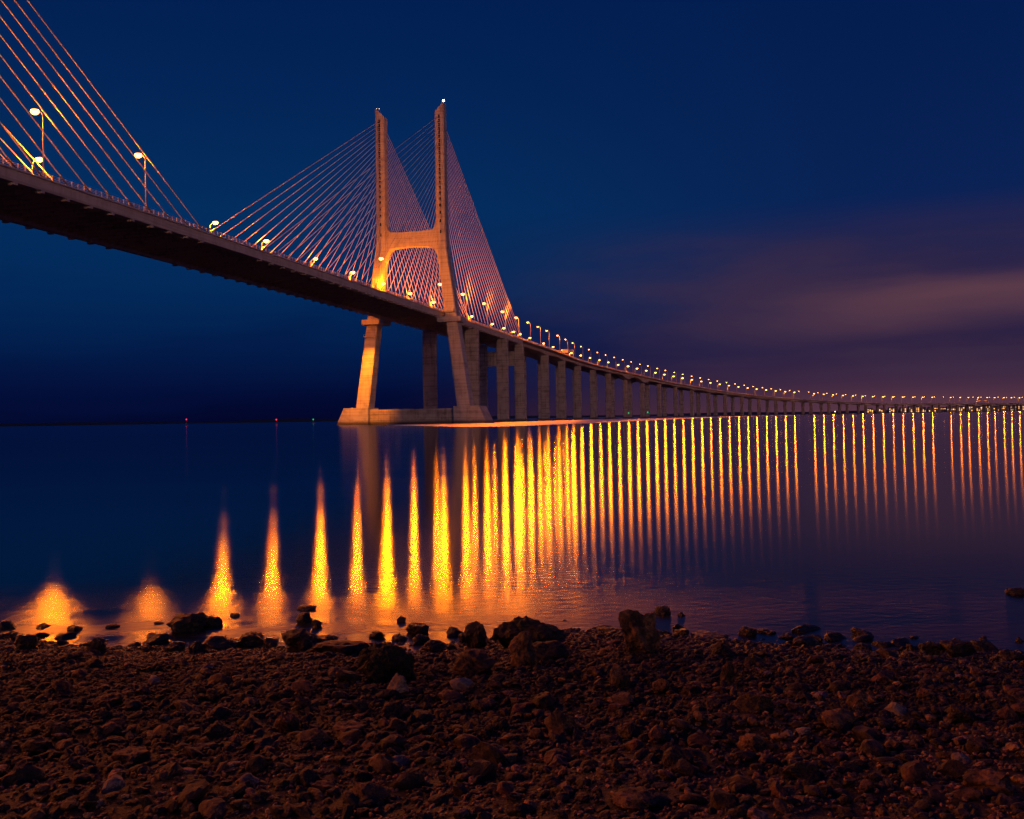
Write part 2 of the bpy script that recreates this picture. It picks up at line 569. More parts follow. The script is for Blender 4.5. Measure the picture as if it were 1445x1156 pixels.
def stone_mat(name, dark, light, attr=False, bump=0.6, scale=24.0):
    m, t = new_mat(name)
    tcn = t.n('ShaderNodeTexCoord')
    geo = t.n('ShaderNodeNewGeometry').outputs['Position']
    a = t.n('ShaderNodeTexNoise', ins={'Vector': geo, 'Scale': scale * 0.4, 'Detail': 7.0, 'Roughness': 0.7}).outputs[0]
    b = t.n('ShaderNodeTexNoise', ins={'Vector': geo, 'Scale': scale * 3, 'Detail': 5.0, 'Roughness': 0.7}).outputs[0]
    v = t.n('ShaderNodeTexVoronoi', ins={'Vector': geo, 'Scale': scale * 1.3}).outputs['Distance']
    col = t.mix(t.sstep(a, 0.43, 0.64), dark, light)
    if attr:
        at_ = t.n('ShaderNodeAttribute', attribute_name='tone')
        col = t.mix(1.0, col, at_.outputs['Color'], 'MULTIPLY')
    else:
        oi = t.n('ShaderNodeObjectInfo')
        col = t.mix(t.math('MULTIPLY', oi.outputs['Random'], 0.55), col, [x * 0.35 for x in dark])
    # weed and wet film low on the beach
    z = t.n('ShaderNodeSeparateXYZ', ins={0: geo}).outputs[2]
    wet = t.sstep(t.math('ADD', z, t.math('MULTIPLY', t.math('SUBTRACT', a, 0.5), 0.5)), 0.34, 0.08)
    col = t.mix(t.math('MULTIPLY', wet, 0.72), col, (0.012, 0.014, 0.009))
    ro = t.math('SUBTRACT', 0.66, t.math('MULTIPLY', wet, 0.30))
    hgt = t.math('ADD', t.math('MULTIPLY', a, 0.6), t.math('ADD', t.math('MULTIPLY', b, 0.35), t.math('MULTIPLY', v, 0.3)))
    bp = t.n('ShaderNodeBump', ins={'Strength': bump, 'Distance': 0.045, 'Height': hgt}).outputs[0]
    p = t.n('ShaderNodeBsdfPrincipled', ins={'Base Color': col, 'Roughness': ro, 'Normal': bp})
    finish(t, p.outputs[0])
    return m


M['ground'] = stone_mat('dark_gravel', (0.005, 0.0035, 0.003), (0.016, 0.010, 0.006), bump=1.0, scale=40)
M['pebble'] = stone_mat('pebble_stone', (0.045, 0.026, 0.012), (0.34, 0.20, 0.10), attr=True, bump=0.4, scale=50)
M['rock_dark'] = stone_mat('dark_rock', (0.014, 0.010, 0.008), (0.06, 0.036, 0.020), bump=0.9, scale=14)
M['rock_brown'] = stone_mat('brown_rock', (0.022, 0.013, 0.007), (0.24, 0.125, 0.055), bump=0.8, scale=16)
M['rock_red'] = stone_mat('reddish_rock', (0.045, 0.018, 0.010), (0.22, 0.09, 0.048), bump=0.8, scale=16)
M['rock_pale'] = stone_mat('pale_rock', (0.20, 0.15, 0.12), (0.45, 0.36, 0.29), bump=0.7, scale=16)
M['rock_moss'] = stone_mat('weedy_rock', (0.012, 0.018, 0.009), (0.032, 0.042, 0.022), bump=1.3, scale=34)

tag(obj('beach', V, Fs, M['ground'], smooth=True), kind='structure')


# ------------------------------------------------------------------ stones
def ico(sub):
    import bmesh
    bm = bmesh.new()
    bmesh.ops.create_icosphere(bm, subdivisions=sub, radius=1.0)
    V = np.array([v.co[:] for v in bm.verts])
    Fs = np.array([[v.index for v in f.verts] for f in bm.faces])
    bm.free()
    return V / np.linalg.norm(V, axis=1)[:, None], Fs


ICO = {k: ico(k) for k in (1, 2, 3, 4, 5)}


def rock_shape(sub, seed, planes=13, amp=0.10, round_=0.0, flat=None):
    """a broken stone: the sphere cut by random planes, then weathered"""
    r_ = np.random.default_rng(seed)
    D, Fs = ICO[sub]
    Nn = r_.normal(size=(planes, 3))
    Nn /= np.linalg.norm(Nn, axis=1)[:, None]
    hh = r_.uniform(0.58, 1.0, planes)
    if flat: # a flat broken top
        Nn[0] = (0.06, 0.02, 1.0); Nn[0] /= np.linalg.norm(Nn[0]); hh[0] = flat
    dt = D @ Nn.T
    R = np.where(dt > 0.05, hh / np.maximum(dt, 0.05), 9).min(1)
    R = np.minimum(R, 1.12)
    R = R * (1 - round_) + round_ * 0.9
    P = D * R[:, None]
    if amp > 0:
        n = fbm(P * 2.2 + seed * 3.1, 5 if sub >= 4 else 3)
        if sub >= 4:
            n = n + 0.9 * (0.35 - np.abs(fbm(P * 4.0 + seed * 1.7, 3))) + 0.35 * fbm(P * 13.0 + seed, 2)
        P = P + D * (n * amp)[:, None]
    return P, Fs


def near_u(x):
    return x


def rock(px, base, wd, ht, mat, label, seed, sub=4, name='boulder', depth=0.9, ang=None, sink=0.22, planes=11, amp=0.15,
         round_=0.0, flat=None, cat='rock', group='rocks along the waterline', zb=None, skew=0.0):
    """px: centre column, base: row of its foot, wd/ht: size in px"""
    p = at(px, base, 0.0)
    for _ in range(6):
        z = float(ground(p.x, p.y, False)) if zb is None else zb
        z = max(z, -0.02)
        p = at(px, base, z)
    m_per = p.y / F
    W_, H_ = wd * m_per / 2 / 0.93, ht * m_per * 0.88
    P, Fs = rock_shape(sub, seed, planes, amp, round_, flat)
    a = ang if ang is not None else random.uniform(-0.5, 0.5)
    lo, hi = P[:, 2].min(), P[:, 2].max()
    total = H_ / (1 - sink)
    Z = (P[:, 2] - lo) / (hi - lo) * total - total * sink
    X = P[:, 0] / np.abs(P[:, 0]).max() * W_ + skew * Z
    Y = P[:, 1] * W_ * depth
    o = obj(name, np.stack([X, Y, Z], -1), Fs.tolist(), M[mat], local=True, smooth=True)
    o.data.set_sharp_from_angle(angle=math.radians(26))
    o.location = (p.x, p.y + W_ * depth * 0.5, z)
    o.rotation_euler = (0, 0, 0)
    return tag(o, label, cat, group)


ROCKS = [
    # px, foot, width, height, material, label, seed, kwargs
    (258, 894, 52, 31, 'rock_dark', 'black domed boulder standing in the orange wash at left, widest of the pair there', 3, {}),
    (297, 886, 27, 17, 'rock_dark', 'smaller black boulder touching the right side of the domed boulder in the wash at left', 4, {}),
    (330, 873, 15, 8, 'rock_dark', 'little black stone alone in the wash above the small domed boulder pair', 5, {}),
    (222, 883, 18, 7, 'rock_dark', 'thin black stone barely out of the water left of the domed boulder', 6, {}),
    (156, 889, 20, 9, 'rock_dark', 'low black stone in the wash, leftmost stone well off the shore', 7, {'round_': .3}),
    (351, 916, 41, 24, 'rock_dark', 'flat topped square block of black rock at the water edge', 8, {'flat': .55, 'planes': 9}),
    (432, 863, 26, 8, 'rock_dark', 'thin black slab resting highest of three rocks stacked in the bright wash', 9, {'flat': .5}),
    (429, 883, 26, 20, 'rock_dark', 'black angular rock under the thin slab in the bright wash', 10, {}),
    (446, 888, 14, 15, 'rock_dark', 'small pointed black rock at the foot of the three stacked rocks', 11, {}),
    (423, 920, 60, 36, 'rock_dark', 'broad black boulder with sloping left side at the edge of the bright wash', 12, {'planes': 10}),
    (462, 914, 32, 17, 'rock_dark', 'low black slab leaning against the right of the broad boulder', 13, {'flat': .5}),
    (308, 920, 48, 24, 'rock_brown', 'brown lumpy rock between the square black block and a rounded one', 14, {}),
    (276, 922, 22, 20, 'rock_dark', 'upright dark rock beside the brown lumpy rock at the water edge', 15, {}),
    (247, 921, 28, 16, 'rock_dark', 'dark rounded rock directly below the domed boulder', 16, {'round_': .3}),
    (131, 922, 30, 24, 'rock_dark', 'black conical rock rising from the beach edge near the left glow', 17, {}),
    (35, 918, 30, 25, 'rock_dark', 'black rounded boulder at the beach edge, second from the left frame side', 18, {'round_': .2}),
    (8, 902, 28, 10, 'rock_dark', 'flat dark rock in the water at the left frame edge', 19, {}),
    (80, 914, 20, 11, 'rock_dark', 'low dark stone between the conical rock and the rounded boulder at left', 20, {}),
    (532, 903, 23, 12, 'rock_dark', 'small block shaped black stone standing in the wash below the pylon reflection', 21, {'flat': .6}),
    (563, 906, 22, 11, 'rock_dark', 'low black stone in the wash just right of the small block shaped one', 22, {}),
    (589, 896, 32, 17, 'rock_dark', 'flat topped black stone perched on a smaller one in the wash', 23, {'flat': .6}),
    (594, 912, 26, 17, 'rock_dark', 'black stone carrying the flat topped stone in the wash', 24, {}),
    (566, 880, 13, 11, 'rock_dark', 'tiny black stone alone in the orange wash, farthest out near the middle', 25, {'round_': .4}),
    (613, 919, 31, 16, 'rock_dark', 'elongated black stone at the waterline right of the perched stones', 26, {}),
    (637, 919, 18, 12, 'rock_dark', 'small black stone at the end of the elongated one', 27, {}),
    (636, 901, 11, 8, 'rock_dark', 'pea sized black stone left of the upright angular boulder', 28, {'round_': .4}),
    (652, 908, 14, 16, 'rock_dark', 'small upright black stone touching the left of the upright angular boulder', 29, {}),
    (674, 917, 35, 43, 'rock_dark', 'upright angular boulder with a pointed top in front of the violet water', 30, {'planes': 11}),
    (746, 912, 104, 47, 'rock_dark', 'largest black boulder at the waterline, long ridge sloping away to the right', 31, {'sub': 5, 'planes': 12, 'depth': .6}),
    (742, 945, 46, 60, 'rock_brown', 'brown craggy rock spire leaning on the front of the largest boulder', 32, {'planes': 11}),
    (775, 936, 56, 32, 'rock_dark', 'dark rough rock on the beach right of the craggy spire', 33, {}),
    (903, 922, 59, 68, 'rock_brown', 'tall brown block with a lit left face standing at the water, right of centre', 34, {'sub': 5, 'planes': 11, 'flat': .8}),
    (938, 870, 26, 15, 'rock_dark', 'dark slab in the water just behind the tall brown block', 35, {'flat': .5}),
    (961, 872, 12, 8, 'rock_dark', 'small dark stone in the blue water right of the slab behind the tall block', 36, {}),
    (1006, 904, 54, 8, 'rock_pale', 'long flat slab awash with a pale top in the blue water', 37, {'flat': .4, 'sink': .4}),
    (1058, 899, 30, 15, 'rock_brown', 'small stone with a bright pointed left end in the blue water', 38, {}),
    (1082, 897, 30, 9, 'rock_dark', 'flat dark stone behind the one with the bright pointed end', 39, {}),
    (1061, 916, 19, 12, 'rock_brown', 'rounded brown stone in the shallows below the bright pointed one', 40, {'round_': .3}),
    (1022, 926, 30, 20, 'rock_dark', 'dark rock with a lit left corner at the shore under the long flat slab', 41, {}),
    (548, 962, 78, 56, 'rock_moss', 'big rounded boulder shaggy with dark green weed on the beach', 42, {'sub': 5, 'round_': .55, 'amp': .16, 'depth': .8}),
    (524, 945, 42, 40, 'rock_moss', 'weedy lump joined to the left of the big green boulder', 43, {'round_': .5, 'amp': .16}),
    (562, 980, 33, 32, 'rock_pale', 'pale angular stone wedged under the big weedy boulder', 44, {'planes': 8}),
    (473, 929, 86, 24, 'rock_red', 'long pinkish slab lying on the beach left of the weedy boulder', 45, {'flat': .5, 'depth': .5}),
    (667, 956, 62, 42, 'rock_red', 'reddish triangular slab tilted on the beach left of the craggy spire', 46, {'planes': 8}),
    (1435, 841, 24, 13, 'rock_dark', 'dark rock alone in the water at the right frame edge', 47, {}),
    (1357, 928, 46, 26, 'rock_dark', 'broad dark rock in the shallows at right', 48, {}),
    (1316, 926, 28, 22, 'rock_dark', 'dark block left of the broad rock in the right shallows', 49, {'flat': .6}),
    (1287, 920, 18, 12, 'rock_dark', 'small dark stone second left of the broad rock in the right shallows', 50, {}),
    (1218, 921, 28, 14, 'rock_dark', 'dark low stone in the shallows between the right block and the double stones', 51, {}),
    (1173, 908, 12, 9, 'rock_brown', 'tiny brownish rounded stone farthest out in the shallows right of centre', 52, {'round_': .4}),
    (1163, 922, 24, 11, 'rock_dark', 'dark stone with a bright left tip at the right shoreline', 53, {}),
    (1113, 904, 26, 10, 'rock_dark', 'flat dark rock in the blue shallows left of the tiny brown stone', 54, {}),
    (1440, 909, 14, 11, 'rock_brown', 'brown stone in the shallows at the right frame edge', 55, {}),
    (1430, 934, 34, 18, 'rock_dark', 'dark rock on the shoreline at the right frame edge', 56, {}),
]
BEACH = [
    (1070, 1006, 56, 28, 'rock_brown', 'large tan slab with a ragged top on the right part of the beach', 60, {'flat': .7}),
    (792, 1042, 44, 44, 'rock_brown', 'craggy brown rock half way down the beach below the largest boulder', 61, {}),
    (404, 1036, 32, 34, 'rock_red', 'rust coloured triangular stone in the left half of the beach', 62, {'planes': 8}),
    (1364, 1020, 42, 24, 'rock_brown', 'orange brown stone among rubble near the right frame side', 63, {}),
    (1366, 990, 20, 13, 'rock_brown', 'small orange brown stone above the bigger one near the right frame side', 64, {}),
    (1308, 990, 30, 19, 'rock_brown', 'tan rounded stone under the right shallows', 65, {'round_': .3}),
    (1215, 1000, 34, 26, 'rock_brown', 'brown broken stone halfway between the tan slab and the tan rounded stone', 66, {}),
    (1188, 1030, 58, 30, 'rock_brown', 'wide brown rock with a lit left shoulder below the brown broken stone', 67, {}),
    (875, 968, 34, 32, 'rock_brown', 'knobbly brown rock under the left foot of the tall brown block', 68, {}),
    (935, 975, 26, 20, 'rock_brown', 'brown stone under the right foot of the tall brown block', 69, {}),
    (1028, 965, 20, 34, 'rock_brown', 'narrow brown splinter of rock standing on the beach under the lit corner rock', 70, {}),
    (425, 1002, 24, 22, 'rock_red', 'reddish stone directly above the rust triangular stone', 71, {}),
    (477, 992, 24, 17, 'rock_brown', 'small tan stone between the weedy boulder and the reddish stone', 72, {}),
    (556, 1016, 42, 26, 'rock_brown', 'mottled brown rock below the pale angular stone', 73, {}),
    (586, 1004, 18, 11, 'rock_brown', 'small wedge of tan stone at the right of the mottled rock', 74, {}),
    (492, 1036, 46, 15, 'rock_brown', 'flat brown slab under the small tan stone', 75, {'flat': .5}),
    (518, 1134, 62, 26, 'rock_brown', 'broad low brown rock at the foot of the picture near the middle', 76, {}),
    (150, 1000, 36, 20, 'rock_red', 'dull red stone in the left part of the beach', 77, {}),
    (75, 1036, 34, 22, 'rock_brown', 'brown stone by the left frame side half way down the beach', 78, {}),
    (300, 1042, 42, 22, 'rock_dark', 'dark flat rock left of the rust triangular stone', 79, {}),
    (180, 1078, 48, 18, 'rock_brown', 'long low brown stone in the lower left of the beach', 80, {'flat': .6}),
    (298, 985, 22, 13, 'rock_brown', 'tan cobble above the dark flat rock', 81, {}),
    (705, 1030, 30, 18, 'rock_dark', 'dark stone left of the craggy brown rock', 82, {}),
    (890, 1040, 30, 22, 'rock_brown', 'brown stone right of the craggy brown rock', 83, {}),
    (960, 1085, 46, 30, 'rock_dark', 'dark brown rock in the lower middle right of the beach', 84, {}),
    (870, 1092, 26, 22, 'rock_brown', 'square brown stone left of the dark rock in the lower middle right', 85, {}),
    (1065, 1060, 40, 24, 'rock_brown', 'brown rock below the large tan slab', 86, {}),
    (1170, 1062, 30, 15, 'rock_red', 'flat red brown stone below the wide brown rock', 87, {'flat': .6}),
    (1280, 1078, 26, 14, 'rock_brown', 'tan flat stone in the lower right of the beach', 88, {}),
    (1400, 1118, 60, 30, 'rock_brown', 'wide brown rock in the bottom right corner of the beach', 89, {}),
    (1140, 1100, 60, 24, 'rock_dark', 'wide dark slab low on the right half of the beach', 90, {}),
    (900, 1140, 66, 20, 'rock_brown', 'long brown slab at the bottom edge right of the middle', 91, {'flat': .6}),
    (90, 1128, 40, 16, 'rock_brown', 'low brown stone near the bottom left corner', 92, {}),
    (430, 1108, 40, 20, 'rock_dark', 'dark rock left of the broad low brown one at the foot of the picture', 93, {}),
    (640, 1090, 26, 16, 'rock_brown', 'brown cobble in the lower middle of the beach', 94, {}),
    (1380, 1060, 34, 18, 'rock_dark', 'dark stone above the wide rock in the bottom right corner', 95, {}),
]
for r_ in ROCKS:
    rock(*r_[:7], **r_[7])
for r_ in BEACH:
    rock(*r_[:7], name='beach_rock', group='large stones on the beach', cat='stone', sink=0.3, **r_[7])

# cobbles: things of their own, sharing a dozen meshes
cob_meshes = []
for k in range(12):
    P, Fs = rock_shape(3, 200 + k, 9 + k % 4, 0.15, 0.0 if k % 4 else 0.3)
    P = P * np.array([1.0, 0.8, 0.6])
    row = []
    for mk in ('rock_dark', 'rock_brown', 'rock_red', 'rock_pale'):
        me = mesh('cobble', P, Fs.tolist(), M[mk], True)
        me.set_sharp_from_angle(angle=math.radians(24))
        row.append(me)
    cob_meshes.append(row)
taken = [(r_[0], r_[1] - r_[3] / 2, max(r_[2], r_[3]) / 2) for r_ in ROCKS + BEACH]
marks = [(r_[0], r_[1] - r_[3] / 2, r_[5]) for r_ in BEACH + [q for q in ROCKS if q[2] > 40]]
tone_word = ('dark', 'brown', 'reddish', 'pale')
size_word = lambda s: 'tiny' if s < 0.035 else 'small' if s < 0.05 else 'medium' if s < 0.07 else 'stout'
shape_word = ('angular', 'blocky', 'wedge shaped', 'rounded', 'jagged', 'chunky', 'slanted', 'smooth', 'pointed', 'ridged', 'lumpy', 'egg shaped')
n_c = 0
used_labels = set()
tries = 0
cob_xy = []
while n_c < 250 and tries < 6000:
    tries += 1
    px_, py_ = random.uniform(-20, 1465), random.choice([random.uniform(925, 1150), random.uniform(925, 1060)])
    p = at(px_, py_, 0.3)
    for _ in range(4):
        p = at(px_, py_, float(ground(p.x, p.y, False)))
    if p.y > float(shore_y(p.x)) + 0.2: continue
    s_ = random.choice([random.uniform(0.028, 0.05), random.uniform(0.04, 0.085)])
    if any(abs(px_ - a_) < b2 + s_ * F / p.y and abs(py_ - b_) < b2 * 0.7 for a_, b_, b2 in taken): continue
    if any((p.x - q[0]) ** 2 + (p.y - q[1]) ** 2 < (s_ + q[2]) ** 2 for q in cob_xy): continue
    cob_xy.append((p.x, p.y, s_))
    mk = random.choices((0, 1, 2, 3), (4, 5, 2, 0.7))[0]
    kind = random.randrange(12)
    o = bpy.data.objects.new('cobble', cob_meshes[kind][mk])
    sc.collection.objects.link(o)
    zz = float(ground(p.x, p.y))
    o.location = (p.x, p.y, zz + s_ * 0.28)
    o.scale = (s_ * random.uniform(0.9, 1.3), s_, s_ * random.uniform(0.8, 1.15))
    o.rotation_euler = (random.uniform(-.4, .4), random.uniform(-.4, .4), random.uniform(0, 6.28))
    near = min(marks, key=lambda q: (q[0] - px_) ** 2 + (q[1] - py_) ** 2)
    dx, dy = px_ - near[0], py_ - near[1]
    rel = ('right of' if dx > 0 else 'left of') if abs(dx) > abs(dy) else ('below' if dy > 0 else 'above')
    far = 'just ' if math.hypot(dx, dy) < 40 else ('well ' if math.hypot(dx, dy) > 80 else '')
    words = near[2].split()
    short = ' '.join(words[:7])
    for cut in (' on', ' at', ' in', ' with', ' standing', ' lying', ' the', ' of', ' left', ' right', ' by', ' under', ' directly', ' half', ' near', ' a', ' and', ' between', ' below', ' above', ' among'):
        if short.endswith(cut): short = short[:-len(cut)]
    lab = f'{size_word(s_)} {tone_word[mk]} {shape_word[kind]} cobble {far}{rel} the {short}'
    lab = ' '.join(lab.split()[:16])
    if lab in used_labels:
        o2 = sc.collection.objects.unlink(o)
        cob_xy.pop()
        continue
    used_labels.add(lab)
    tag(o, lab, 'cobble', 'cobbles scattered over the beach')
    n_c += 1

# dark wet stones that break the waterline
n_s = tries = 0
marks2 = [(r_[0], r_[1] - r_[3] / 2, r_[5]) for r_ in ROCKS]
while n_s < 46 and tries < 3000:
    tries += 1
    x_ = random.uniform(-5.6, 5.6)
    y_ = float(shore_y(x_)) + random.triangular(-0.35, 0.75, -0.05)
    s_ = random.uniform(0.045, 0.125)
    px_, py_ = [float(q) for q in project((x_, y_, 0.03))]
    if any(abs(px_ - a_) < b2 * 0.8 + s_ * F / y_ * 0.8 and abs(py_ - b_) < b2 for a_, b_, b2 in taken): continue
    if any((x_ - q[0]) ** 2 + (y_ - q[1]) ** 2 < (s_ + q[2]) ** 2 * 0.7 for q in cob_xy): continue
    kind = random.randrange(12)
    near = min(marks2, key=lambda q: (q[0] - px_) ** 2 + (q[1] - py_) ** 2)
    short = ' '.join(near[2].split()[:7])
    for cut in (' on', ' at', ' in', ' with', ' standing', ' lying', ' the', ' of', ' left', ' right', ' by', ' under', ' directly', ' half', ' near', ' a', ' and', ' between', ' below', ' above', ' among', ' from', ' its', ' touching', ' barely', ' resting', ' carrying'):
        if short.endswith(cut): short = short[:-len(cut)]
    lab = f"wet {shape_word[kind]} stone at the waterline {'right' if px_ > near[0] else 'left'} of the {short}"
    lab = ' '.join(lab.split()[:16])
    if lab in used_labels: continue
    used_labels.add(lab)
    cob_xy.append((x_, y_, s_))
    o = bpy.data.objects.new('shore_stone', cob_meshes[kind][0])
    sc.collection.objects.link(o)
    o.location = (x_, y_, max(float(ground(x_, y_, False)), -0.02) + s_ * random.uniform(-0.05, 0.3))
    o.scale = (s_ * random.uniform(1.0, 1.6), s_, s_ * random.uniform(0.8, 1.3))
    o.rotation_euler = (random.uniform(-.3, .3), random.uniform(-.3, .3), random.uniform(0, 6.28))
    tag(o, lab, 'stone', 'wet stones along the waterline')
    n_s += 1

# pebbles and shards nobody could count: one mesh
peb = []
for k in range(14):
    P, Fs = rock_shape(1, 400 + k, 8, 0.12, 0.0 if k % 3 else 0.6)
    peb.append((P, Fs))
peb2 = []
for k in range(14):
    P, Fs = rock_shape(2, 500 + k, 9, 0.16, 0.0)
    peb2.append((P, Fs))


def pebble_field(name, n, variants, size, yr, bright, label, thick=(0.35, 0.8)):
    Y = np.sqrt(rng.uniform(yr[0] ** 2, yr[1] ** 2, n)) if yr[0] > 0 else rng.uniform(yr[0], yr[1], n)
    X = rng.uniform(-1, 1, n) * (Y * 0.56 + 1.2)
    sz = size(n, Y, X)
    ok = (Y < shore_y(X) + 0.35)
    X, Y, sz = X[ok], Y[ok], sz[ok]
    n = len(X)
    Z = ground(X, Y)
    which = rng.integers(0, len(variants), n)
    A = rng.uniform(0, 6.283, n); T = rng.normal(0, 0.35, n)
    Vall, Fall, Tone = [], [], []
    off = 0
    tn = bright(n, Y, X)
    for k, (P, Fs) in enumerate(variants):
        idx = np.where(which == k)[0]
        if not len(idx): continue
        m_ = len(idx)
        sc3 = np.stack([rng.uniform(0.8, 1.5, m_), rng.uniform(0.6, 1.0, m_), rng.uniform(*thick, m_)], -1) * sz[idx][:, None]
        Q = P[None] * sc3[:, None, :]
        ct, st_ = np.cos(T[idx])[:, None], np.sin(T[idx])[:, None]
        x, z = Q[..., 0] * ct + Q[..., 2] * st_, -Q[..., 0] * st_ + Q[..., 2] * ct
        ca, sa_ = np.cos(A[idx])[:, None], np.sin(A[idx])[:, None]
        x, y = x * ca - Q[..., 1] * sa_, x * sa_ + Q[..., 1] * ca
        Q = np.stack([x + X[idx][:, None], y + Y[idx][:, None], z + (Z[idx] + sz[idx] * 0.25)[:, None]], -1).reshape(-1, 3)
        nv = len(P)
        FF = (Fs[None] + (np.arange(m_) * nv)[:, None, None]).reshape(-1, 3) + off
        off += m_ * nv
        Vall.append(Q); Fall.append(FF)
        Tone.append(np.repeat(tn[idx], nv, axis=0))
    V, Fc, Tn = np.concatenate(Vall), np.concatenate(Fall), np.concatenate(Tone)
    me = bpy.data.meshes.new(name)
    me.vertices.add(len(V)); me.vertices.foreach_set('co', V.astype(np.float32).ravel())
    me.loops.add(len(Fc) * 3); me.loops.foreach_set('vertex_index', Fc.astype(np.int32).ravel())
    me.polygons.add(len(Fc)); me.polygons.foreach_set('loop_start', np.arange(0, len(Fc) * 3, 3, dtype=np.int32))
    me.update(calc_edges=True)
    ca_ = me.color_attributes.new('tone', 'FLOAT_COLOR', 'POINT')
    C4 = np.ones((len(V), 4), np.float32); C4[:, :3] = Tn
    ca_.data.foreach_set('color', C4.ravel())
    me.shade_flat()
    me.materials.append(M['pebble'])
    o = bpy.data.objects.new(name, me)
    sc.collection.objects.link(o)
    return tag(o, label, None, None, 'stuff')


def tones(n, base, spread, red=0.12):
    v = np.clip(rng.lognormal(math.log(base), spread, n), 0.03, 1.6)[:, None]
    c = np.stack([1 + rng.normal(0, red, n) * 0.5, 1 + rng.normal(-0.04, red, n) * 0.4, 1 + rng.normal(-0.04, red, n)], -1)
    return np.clip(v * c, 0.01, 2.2)


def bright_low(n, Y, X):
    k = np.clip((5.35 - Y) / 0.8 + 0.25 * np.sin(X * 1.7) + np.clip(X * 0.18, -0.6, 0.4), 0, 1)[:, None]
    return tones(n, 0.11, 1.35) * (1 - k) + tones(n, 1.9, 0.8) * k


pebble_field('pebbles', 64000, peb, lambda n, Y, X: rng.uniform(0.006, 0.017, n) * (0.6 + 0.10 * Y), (2.6, 9.8), bright_low,
             'small pebbles and shards covering the beach')
pebble_field('rubble', 9500, peb2, lambda n, Y, X: rng.uniform(0.014, 0.040, n), (2.6, 9.8),
             lambda n, Y, X: tones(n, 0.13, 1.4), 'loose angular rubble covering the beach', (0.3, 0.75))


# ------------------------------------------------------------------ the cable stayed bridge
ORG = Vector(B(0, 0, 0))
bridge = empty('cable_stayed_bridge', ORG)
tag(bridge, 'cable stayed concrete bridge with twin leg pylons crossing the river', 'bridge')

deck = sweep(ss_main, [(15.75, 0.0), (15.75, -0.38), (15.35, -0.42), (15.3, -2.85), (13.9, -2.95), (13.3, -0.95), (13.0, -0.75),
                       (-13.0, -0.75), (-13.3, -0.95), (-13.9, -2.95), (-15.3, -2.85), (-15.35, -0.42), (-15.75, -0.38), (-15.75, 0.0)]
             ).obj('deck', M['deck'], bridge)
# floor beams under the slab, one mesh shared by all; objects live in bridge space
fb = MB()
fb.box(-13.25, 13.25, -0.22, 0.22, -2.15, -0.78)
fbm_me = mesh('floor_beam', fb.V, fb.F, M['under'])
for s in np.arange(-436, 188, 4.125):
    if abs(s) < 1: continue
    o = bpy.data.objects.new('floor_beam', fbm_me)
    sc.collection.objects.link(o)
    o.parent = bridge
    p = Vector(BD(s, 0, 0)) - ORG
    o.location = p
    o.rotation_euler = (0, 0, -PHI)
sweep(ss_main, [(13.4, 0.024), (0.4, 0.024), (0.4, 0.012), (13.4, 0.012)]).obj('roadway', M['asphalt'], bridge)
sweep(ss_main, [(-0.4, 0.024), (-13.4, 0.024), (-13.4, 0.012), (-0.4, 0.012)]).obj('roadway', M['asphalt'], bridge)
sweep(ss_main, [(0.28, 0.0), (0.12, 0.85), (-0.12, 0.85), (-0.28, 0.0)]).obj('median_barrier', M['deck'], bridge)
for u in (-13.9, 13.9):
    sweep(ss_main, [(u - .25, 0.0), (u - .12, 0.6), (u + .12, 0.6), (u + .25, 0.0)]).obj('barrier', M['deck'], bridge)


def railing(u, s0, s1, step, parent, hgt=1.05):
    ss_ = [s for s in np.arange(s0, s1, 15.0)] + [s1]
    for z in (0.42, 0.74, 1.05):
        sweep(ss_, [(u - .035, z - .035), (u + .035, z - .035), (u + .035, z + .035), (u - .035, z + .035)]).obj('rail', M['steel'], parent)
    mb = MB()
    for s in np.arange(s0 + .5, s1 - .4, step):
        mb.box(s - .07, s + .07, u - .09, u + .09, -0.02, hgt + 0.12, lambda a, b, c: BD(a, b, c))
    tag(mb.obj('railing_post', M['steel'], parent), kind='stuff')


railing(15.5, -600, 190.3, 2.1, bridge)
railing(-15.5, -600, 190.3, 2.1, bridge)


